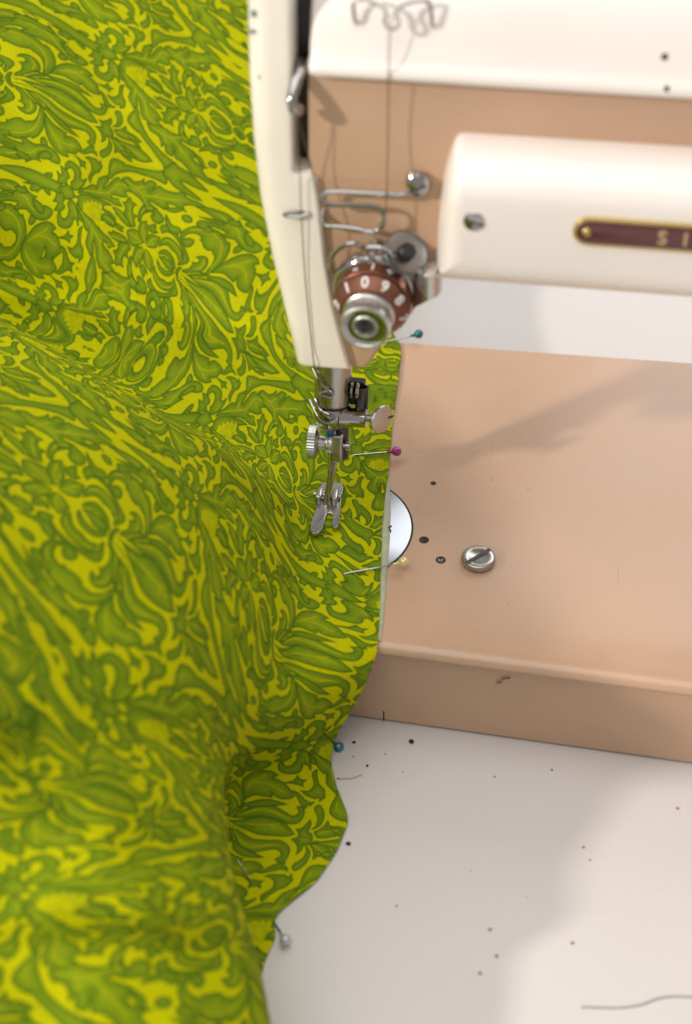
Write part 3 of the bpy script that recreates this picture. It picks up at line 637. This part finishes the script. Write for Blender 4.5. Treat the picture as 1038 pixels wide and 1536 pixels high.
def cloth_mat(name, pale=0.0):
    m = bpy.data.materials.new(name); m.use_nodes = True; nt = m.node_tree; N = nt.nodes; L = nt.links; b = N['Principled BSDF']
    uv = N.new('ShaderNodeUVMap'); im = N.new('ShaderNodeTexImage'); im.image = bi; im.interpolation = 'Cubic'
    L.new(uv.outputs['UV'], im.inputs['Vector'])
    mp = N.new('ShaderNodeMapping'); mp.inputs['Scale'].default_value = (WM, HM, 1); L.new(uv.outputs['UV'], mp.inputs['Vector'])
    n = N.new('ShaderNodeTexNoise'); n.inputs['Scale'].default_value = 2.2; n.inputs['Detail'].default_value = 3; L.new(mp.outputs['Vector'], n.inputs['Vector'])
    n2 = N.new('ShaderNodeTexNoise'); n2.inputs['Scale'].default_value = .05; n2.inputs['Detail'].default_value = 3; L.new(mp.outputs['Vector'], n2.inputs['Vector'])
    hs = N.new('ShaderNodeHueSaturation'); L.new(im.outputs['Color'], hs.inputs['Color'])
    mr = N.new('ShaderNodeMapRange'); mr.inputs['From Min'].default_value = .3; mr.inputs['From Max'].default_value = .7; mr.inputs['To Min'].default_value = .82; mr.inputs['To Max'].default_value = 1.14
    L.new(n.outputs['Fac'], mr.inputs['Value']); L.new(mr.outputs['Result'], hs.inputs['Value'])
    out = hs.outputs['Color']
    if pale:
        mx = N.new('ShaderNodeMixRGB'); mx.inputs[0].default_value = pale; mx.inputs[2].default_value = (.55, .56, .44, 1); L.new(out, mx.inputs[1]); out = mx.outputs[0]
    L.new(out, b.inputs['Base Color']); b.inputs['Roughness'].default_value = .85; b.inputs['Specular IOR Level'].default_value = .08
    b.inputs['Sheen Weight'].default_value = 0.0
    # plain weave relief
    wv = []
    for d in ('X', 'Y'):
        w = N.new('ShaderNodeTexWave'); w.bands_direction = d; w.inputs['Scale'].default_value = .85; w.inputs['Distortion'].default_value = .6; L.new(mp.outputs['Vector'], w.inputs['Vector']); wv.append(w)
    ad = N.new('ShaderNodeMath'); ad.operation = 'ADD'; L.new(wv[0].outputs['Fac'], ad.inputs[0]); L.new(wv[1].outputs['Fac'], ad.inputs[1])
    bp = N.new('ShaderNodeBump'); bp.inputs['Strength'].default_value = .22; bp.inputs['Distance'].default_value = .00018
    L.new(ad.outputs[0], bp.inputs['Height']); L.new(bp.outputs['Normal'], b.inputs['Normal'])
    return m
M['print'] = cloth_mat('leaf_print_cotton'); M['lining'] = cloth_mat('pale_cotton_back', .8)

# control net: rows from the back of the table to the front, columns from the cut edge to the left;
# each entry is a pixel direction and the height of the cloth there above the bed (mm)
T = TABLE+.9
def bz(px, py): return 25-.0706*(px-264)-.1597*(py-412)      # the cloth climbs towards the back left
NET = [  # the last column is unseen cloth, raised to throw shadow on the bed
 [(x, -200, max(bz(x, -200), -20)) for x in (420, 370, 320, 265, 210, 150, 80, -10, -250)],
 [(x, -40, bz(x, -40)) for x in (430, 385, 335, 282, 225, 165, 88, -5, -250)],
 [(x, 110, bz(x, 110)) for x in (455, 405, 350, 295, 240, 178, 92, 0, -250)],
 [(x, 250, bz(x, 250)) for x in (490, 438, 380, 318, 258, 190, 98, 0, -250)],
 [(x, y, max(bz(x, y), .9)) for x, y in ((545, 400), (490, 402), (428, 405), (358, 405), (294, 402), (218, 390), (114, 355), (0, 310), (-250, 280))],
 [(588,498,.9),(556,503,.9),(505,508,1.5),(445,505,5),(392,498,6),(315,488,11),(180,450,18),(0,385,34),(-250,340,60)],
 [(603,520,.9),(565,524,.9),(508,528,1.5),(447,530,5.5),(395,528,4),(318,530,6),(195,500,9),(0,415,24),(-250,365,52)],
 [(597,575,.9),(557,580,.9),(505,585,1.2),(450,590,4),(398,600,2.5),(322,612,2),(206,565,3),(0,448,16),(-250,385,46)],
 [(588,640,.9),(551,645,.9),(503,648,.9),(455,655,2.0),(408,700,1),(326,690,1),(220,634,1),(0,500,8),(-250,420,60)],
 [(584,700,.9),(550,706,.9),(506,712,.9),(462,722,1.0),(424,742,8),(324,642,36),(216,582,54),(0,442,74),(-250,365,95)],
 [(574,772,.9),(546,778,.9),(510,783,.9),(470,792,1.4),(432,795,11),(346,722,42),(228,656,64),(0,535,84),(-250,480,114)],
 [(571,872,.9),(543,880,.9),(505,888,1.2),(462,895,4),(420,893,14),(346,862,42),(222,800,68),(0,720,88),(-250,680,122)],
 [(569,940,.9),(540,945,1.0),(500,952,1.8),(452,962,5),(411,962,16),(336,945,42),(214,885,67),(0,830,86),(-250,800,122)],
 [(566,975,.4),(536,980,1.0),(493,986,2.0),(446,1000,5),(405,1008,15),(328,996,42),(206,950,64),(0,905,84),(-250,880,122)],
 [(554,1012,-5.5),(528,1018,-3),(488,1026,0),(446,1042,3),(396,1064,9),(310,1052,40),(196,1020,61),(0,985,80),(-250,965,122)],
 [(530,1060,-21),(508,1066,-18),(472,1078,-13),(430,1098,-9),(350,1122,-2),(300,1085,38),(186,1060,58),(0,1035,78),(-250,1020,120)],
 [(504,1102,-33),(486,1108,-31),(446,1120,-26),(336,1145,-22),(344,1130,8),(284,1112,36),(178,1092,56),(0,1080,74),(-250,1070,114)],
 [(495,1140,T),(472,1148,T),(424,1160,-39),(308,1182,-34),(352,1172,7),(288,1162,34),(176,1150,53),(0,1140,64),(-250,1135,84)],
 [(503,1175,T),(474,1182,T),(424,1194,T+1),(302,1216,-38),(357,1210,6),(290,1202,33),(176,1192,51),(0,1182,58),(-250,1178,68)],
 [(524,1228,T),(482,1232,T),(424,1240,T+1),(310,1262,-40),(358,1256,3),(294,1250,29),(178,1242,44),(0,1234,48),(-250,1230,54)],
 [(508,1272,T),(470,1274,T),(418,1280,T+1),(316,1298,-40),(363,1294,2),(300,1290,28),(182,1284,42),(0,1278,44),(-250,1276,48)],
 [(475,1322,T),(444,1323,T),(406,1328,T+1),(324,1342,-40),(373,1338,0),(308,1335,26),(188,1330,40),(0,1326,41),(-250,1324,44)],
 [(410,1374,T),(401,1377,T),(388,1380,T+1),(332,1390,-40),(394,1386,0),(318,1384,24),(194,1380,37),(0,1378,38),(-250,1376,40)],
 [(414,1408,T),(403,1410,T),(389,1413,T+1),(352,1420,-39),(400,1418,-3),(324,1417,13),(198,1414,24),(0,1412,30),(-250,1412,36)],
 [(394,1446,T),(389,1447,T),(382,1449,T+1),(358,1454,-39),(411,1452,-5),(332,1452,12),(204,1450,22),(0,1450,28),(-250,1450,33)],
 [(384,1530,T),(380,1530,T),(376,1530,T+1),(364,1534,-39),(430,1532,-8),(346,1532,9),(212,1532,19),(0,1532,25),(-250,1532,28)],
 [(392,1660,T),(388,1660,T),(384,1660,T+1),(376,1664,-39),(458,1662,-12),(372,1662,5),(226,1662,14),(0,1662,20),(-250,1662,34)],
 [(400,1800,T),(396,1800,T),(392,1800,T+1),(386,1804,-39),(460,1802,-20),(392,1802,0),(240,1802,9),(0,1802,15),(-250,1802,26)],
]
G = np.array([[PZ(*p) for p in row] for row in NET])
c1 = G[:, -1]+np.array([-26.0, 0, 2.0]); c2 = G[:, -1]+np.array([-48.0, 0, 0]); c2[:, 2] = c2[:, 2]*.5+T*.5; c3_ = G[:, -1]+np.array([-62.0, 0, 0]); c3_[:, 2] = T
G = np.concatenate([G, np.stack([c1, c2, c3_], 1)], 1)                    # beyond the frame cloth is added down to the table, blocking light underneath
def upsample(A, k, axis):
    n = A.shape[axis]; t = np.linspace(0, n-1, (n-1)*k+1); i = np.minimum(t.astype(int), n-2); f = t-i
    a = np.take(A, i, axis); b = np.take(A, i+1, axis); sh = [1]*A.ndim; sh[axis] = len(t); f = f.reshape(sh)
    return a*(1-f)+b*f
G = upsample(upsample(G, 6, 0), 10, 1)
def smooth_pass(A, axis, w=.5):
    B = A.copy()
    if axis == 0: B[1:-1] = A[1:-1]*(1-w)+w*.5*(A[:-2]+A[2:])
    else: B[:, 1:-1] = A[:, 1:-1]*(1-w)+w*.5*(A[:, :-2]+A[:, 2:])
    return B
for _ in range(22): G = smooth_pass(G, 1, .8)
edge0 = G[:, :4].copy()
for k in range(13):
    H = smooth_pass(G, 0, .8)
    if k >= 1:
        wgt = np.clip(np.arange(G.shape[1])/8.0, 0, 1)[None, :, None]; H = G*(1-wgt)+H*wgt
    G = H
# keep the flat parts on the bed / table, then small ripples away from the cut edge
NR, NC = G.shape[:2]
jj = np.linspace(0, 11/8, NC)[None, :]; X, Y = G[..., 0], G[..., 1]
amp = np.clip((jj-.28)/.25, 0, 1)*1.0+.12
rip = np.sin(X*.11+Y*.07)*.9+np.sin(X*.05-Y*.16+1.3)*.8+np.sin(X*.21+Y*.17+.6)*.35+np.sin(-X*.27+Y*.12+2.0)*.3
G[..., 2] += rip*amp*np.clip((G[..., 2]-T)/20, .15, 1)
onb = (X > -97)&(Y > -64)&(Y < 116)&(G[..., 2] > -9); G[..., 2] = np.where(onb, np.maximum(G[..., 2], .75), G[..., 2])
fine = rng.standard_normal((NR, 1))*.10; G[:, 0, 0:1] += fine                      # uneven cut edge
# flatten the sheet: spring relaxation gives an undistorted print
def dl(A, B): return np.linalg.norm(A-B, axis=-1)
U0 = -np.concatenate([np.zeros((NR, 1)), np.cumsum(dl(G[:, 1:], G[:, :-1]), 1)], 1)
mid = NC//4
V0 = np.concatenate([[0], np.cumsum(dl(G[1:, mid], G[:-1, mid]))])[:, None]*np.ones((1, NC)); V0 = -V0
Q = np.stack([U0-U0[:, mid:mid+1], V0], -1)
Q = np.stack([G[..., 0]*.5+Q[..., 0]*.5, Q[..., 1]], -1)
prs = [((0, 0), (0, 1)), ((0, 0), (1, 0)), ((0, 0), (1, 1)), ((0, 1), (1, 0)), ((0, 0), (0, 4)), ((0, 0), (4, 0)), ((0, 0), (4, 4)), ((0, 4), (4, 0)), ((0, 0), (12, 0)), ((0, 0), (0, 12)), ((0, 0), (12, 12)), ((0, 12), (12, 0))]
def sl(d, m): return slice(d[0], NR-m[0]+d[0]), slice(d[1], NC-m[1]+d[1])
springs = []
for a, b in prs:
    m_ = (max(a[0], b[0]), max(a[1], b[1])); sa, sb = sl(a, m_), sl(b, m_)
    springs.append((sa, sb, dl(G[sa], G[sb]), .35 if max(m_) > 4 else 1.0))
def relax(Q, n, pins=None):
    for it in range(n):
        acc = np.zeros_like(Q); cnt = np.zeros((NR, NC, 1))
        for sa, sb, L0, wt in springs:
            d = Q[sb]-Q[sa]; l = np.linalg.norm(d, axis=-1)+1e-9; c_ = (d*((l-L0)/l*.5)[..., None])*wt
            acc[sa] += c_; acc[sb] -= c_; cnt[sa] += wt; cnt[sb] += wt
        Q = Q+1.5*acc/cnt
        if pins:
            for (i, j), t in pins:
                i0, i1, j0, j1 = max(i-20, 0), min(i+21, NR), max(j-20, 0), min(j+21, NC)
                gi, gj = np.mgrid[i0:i1, j0:j1]; w_ = np.exp(-((gi-i)**2+(gj-j)**2)/50.0)[..., None]
                Q[i0:i1, j0:j1] += .15*w_*(t-Q[i, j])
    return Q
Q = relax(Q, 150)
# register the print on the sheet from motifs that can be picked out in the picture
dG = G-CAM; dep = dG@_f; ixG = IW/2+FPX*(dG@_r)/dep; iyG = IH/2-FPX*(dG@_u)/dep
def nearest(px, py):
    k = np.argmin((ixG-px)**2+(iyG-py)**2+dep*1.5); return np.unravel_index(k, (NR, NC))
anch = [((264, 412), (0, 0)), ((354, 503), (0, .196)), ((324, 623), (-.5, .184)), ((444, 757), (-.5, .5)), ((545, 812), (-.5, .69)), ((545, 690), (0, .684)), ((545, 905), (-1, .684)), ((339, 191), (1, 0)), ((17, 114), (.5, -.5)), ((112, 300), (0, -.316)), ((212, 612), (-1, 0)), ((192, 836), (-2, 0)), ((128, 1180), (-3, 0)), ((402, 1000), (-1.5, .5)), ((352, 1228), (-2.5, .5))]
idx_ = [nearest(*p) for p, _ in anch]
dst = np.array([(-u*WM, v*HM) for _, (u, v) in anch])       # print runs mirror-handed to the sheet's own frame
nf = len(anch)
src = np.array([Q[i] for i in idx_]); sc_, dc_ = src[:nf].mean(0), dst[:nf].mean(0); A_, B2 = src[:nf]-sc_, dst[:nf]-dc_
th = math.atan2((A_[:, 0]*B2[:, 1]-A_[:, 1]*B2[:, 0]).sum(), (A_*B2).sum())
R_ = np.array([[math.cos(th), -math.sin(th)], [math.sin(th), math.cos(th)]])
Q = (Q-sc_)@R_.T+dc_
Q = relax(Q, 200, [(i, d) for i, d in zip(idx_, dst)])
UVM = Q*np.array([-1, 1])/np.array([WM, HM])
def grid_obj(name, P, uv, m, parent, thick=.35, sub=1):
    nr, nc = P.shape[:2]; V = P.reshape(-1, 3)
    F = [[i*nc+j, i*nc+j+1, (i+1)*nc+j+1, (i+1)*nc+j] for i in range(nr-1) for j in range(nc-1)]
    me = bpy.data.meshes.new(name); me.from_pydata([W(v) for v in V], [], F); me.update(); me.materials.append(m); me.shade_smooth()
    ul = me.uv_layers.new(name='UVMap'); idx = np.empty(len(me.loops), np.int32); me.loops.foreach_get('vertex_index', idx)
    ul.data.foreach_set('uv', uv.reshape(-1, 2)[idx].astype(np.float32).ravel())
    if me.polygons[0].normal.z < 0: me.flip_normals()
    o = bpy.data.objects.new(name, me); col.objects.link(o)
    if sub: s = o.modifiers.new('subdivide', 'SUBSURF'); s.levels = s.render_levels = sub
    if thick: s = o.modifiers.new('thickness', 'SOLIDIFY'); s.thickness = thick*.001; s.offset = 0
    o.parent = parent; o.matrix_parent_inverse = parent.matrix_world.inverted(); return o
cl = thing('printed_cloth', (0, -60, TABLE), 'chartreuse cotton cloth with dark green leaf and flower print under the presser foot', 'fabric')
grid_obj('print_layer', G, UVM, M['print'], cl)
# pale under layer peeping out along the cut edge beside the needle plate
le = curve([PZ(x, y, .3) for x, y in ((584, 690), (585, 735), (586, 770), (584.5, 815), (581, 850), (578, 890), (575, 935), (571, 962))], 8)
LG = np.array([[p+np.array([-k*2.5, 0, .08*min(k, 2)]) for k in range(6)] for p in le]); LU = LG[..., :2]/np.array([WM, HM])*1.0
grid_obj('lining_layer', LG, LU, M['lining'], cl, .25, 0)
# frayed fibres along the cut edge
fib = []; ep = G[:, 0]
for i in range(40, NR-30):
    if rng.random() < .75:
        p = ep[i]+rng.normal(0, .3, 3)*np.array([1, 1, 0]); a = rng.uniform(-1.2, 1.2); l = rng.uniform(.4, 1.5)
        if p[2] > -60: fib.append(tube([p+np.array([-.3, 0, .1]), p+np.array([l*.6*math.cos(a), l*.6*math.sin(a), .15]), p+np.array([l*math.cos(a), l*math.sin(a)+.2, .1])], .05, 4, .03))
fm = mat('cut_fibre', srgb(205, 205, 120), .9, noise=.1, nscale=2000)
fo = obj('frayed_fibres', *join(*fib), fm, cl); fo['kind'] = 'stuff'

# ------------------------------------------------------------------ dressmaking pins
def pearl(name, color):
    m = mat(name, color, .22, .25, coat=.8, noise=.06, nscale=900); return m
def pin(head, path, color, label, r=1.95):
    t = thing('dressmaking_pin', PZ(*head), label, 'pin', None); h = PZ(*head); P = [PZ(*p) for p in path]
    d = unit(P[0]-h)
    obj('pin_head', *lathe(h-d*r, d, [(r*(1-math.cos(a)), max(.01, r*math.sin(a))) for a in np.linspace(0, math.pi, 15)], 24, cap=False), pearl(label.split()[0]+'_pearl', color), t)
    obj('pin_collar', *lathe(h+d*r*.85, d, [(0, .85), (1.6, .5), (2.2, .42)], 12), pearl(label.split()[0]+'_collar', tuple(c*.9 for c in color)), t)
    obj('pin_shaft', *tube([h]+P, .36, 8, .24), M['chrome'], t)
    return t
pin((628, 501, 4), [(600, 508, 3), (572, 514, 1.6), (548, 519, .2)], srgb(22, 98, 112), 'teal pearl headed pin at the far end of the cloth behind the tension dial')
pin((595, 677, 4.4), [(570, 679, 3.0), (536, 682, 1.5), (520, 684, .2)], srgb(172, 52, 140), 'pink pearl headed pin beside the presser foot clamp')
pin((605, 843, 3.6), [(575, 850, 2.4), (524, 859, 1.7), (506, 863, .4), (491, 866, 1.6), (474, 869, 1.9)], srgb(232, 214, 150), 'cream pearl headed pin in the cloth edge by the needle plate')
pin((508, 1121, -27), [(496, 1110, -27), (479, 1094, -26), (470, 1086, -27)], srgb(24, 84, 104), 'teal pearl headed pin where the cloth drops off the front of the bed')
pin((428, 1410, -40.6), [(418, 1394, T+.2), (408, 1378, T-.4), (392, 1350, T-.3), (380, 1328, T+1.8), (356, 1290, T+4.5)], srgb(188, 192, 200), 'silver grey pearl headed pin by the notch of the scalloped cloth edge on the table')

# ------------------------------------------------------------------ lint and crumbs
cm = mat('dark_lint', srgb(58, 36, 26), .9, noise=.3, nscale=3000); cm2 = mat('tan_lint', srgb(176, 132, 104), .9, noise=.2, nscale=3000)
bits = [(617, 1113, 1.0, 0), (531, 1114, .7, 0), (551, 1149, .55, 0), (523, 1266, .8, 0), (507, 1168, .4, 0), (530, 1135, .3, 0), (578, 1131, .3, 0), (605, 1158, .25, 0), (735, 1394, .65, 1), (745, 1434, .65, 1), (875, 1271, .5, 1), (828, 1155, .4, 0), (1016, 1213, .6, 1), (858, 1415, .6, 1), (706, 1306, .3, 1), (595, 1359, .45, 1), (790, 1346, .3, 1), (720, 1460, .6, 1), (742, 1165, .3, 0), (885, 1290, .4, 1)]
def crumb(p, r, m, k):
    rg = np.random.default_rng(k); V, F = lathe((p[0], p[1], p[2]-.05), (0, 0, 1), [(0, r*.8), (r*.4, r), (r*.9, r*.6), (r*1.05, .01)], 7, cap=False)
    V = [np.array(v)+rg.normal(0, r*.14, 3)*np.array([1, 1, .3]) for v in V]; return obj('crumb', V, F, m, smooth=False)
for k, (px, py, r, kind) in enumerate(bits):
    o = crumb(PZ(px, py, TABLE), r, cm2 if kind else cm, k)
    tag(o, 'tiny tan crumb lying on the white table' if kind else 'tiny dark crumb lying on the white table near the bed front', 'crumb', 'tan crumbs on the table' if kind else 'dark crumbs on the table')
t_ = [PZ(x, y, TABLE+.25) for x, y in ((509, 1168), (520, 1168), (530, 1167), (537, 1164), (543, 1163))]
tag(obj('thread_scrap', *tube(curve(t_, 5), .22, 6), mat('yellow_green_thread', srgb(176, 166, 84), .9, noise=.2, nscale=3000)), 'short yellow green thread scrap lying on the white table', 'thread')
t_ = [PZ(x, y, TABLE+.3) for x, y in ((872, 1510), (900, 1511), (930, 1511), (960, 1507), (985, 1498), (1010, 1494), (1040, 1495), (1080, 1493))]
tag(obj('loose_thread', *tube(curve(t_, 6), .4, 6), mat('grey_thread', srgb(176, 172, 168), .9, noise=.2, nscale=3000)), 'long pale grey loose thread lying on the white table', 'thread')
for (px, py, l) in ((752, 1018, 3.0), (745, 1024, 1.8)):
    p = PY(px, py, yfront(60)+2.1)
    obj('lint_fleck', *tube([p, p+np.array([l*.5, -.15, .5]), p+np.array([l, 0, .9])], .25, 5), M['thread'], bed)
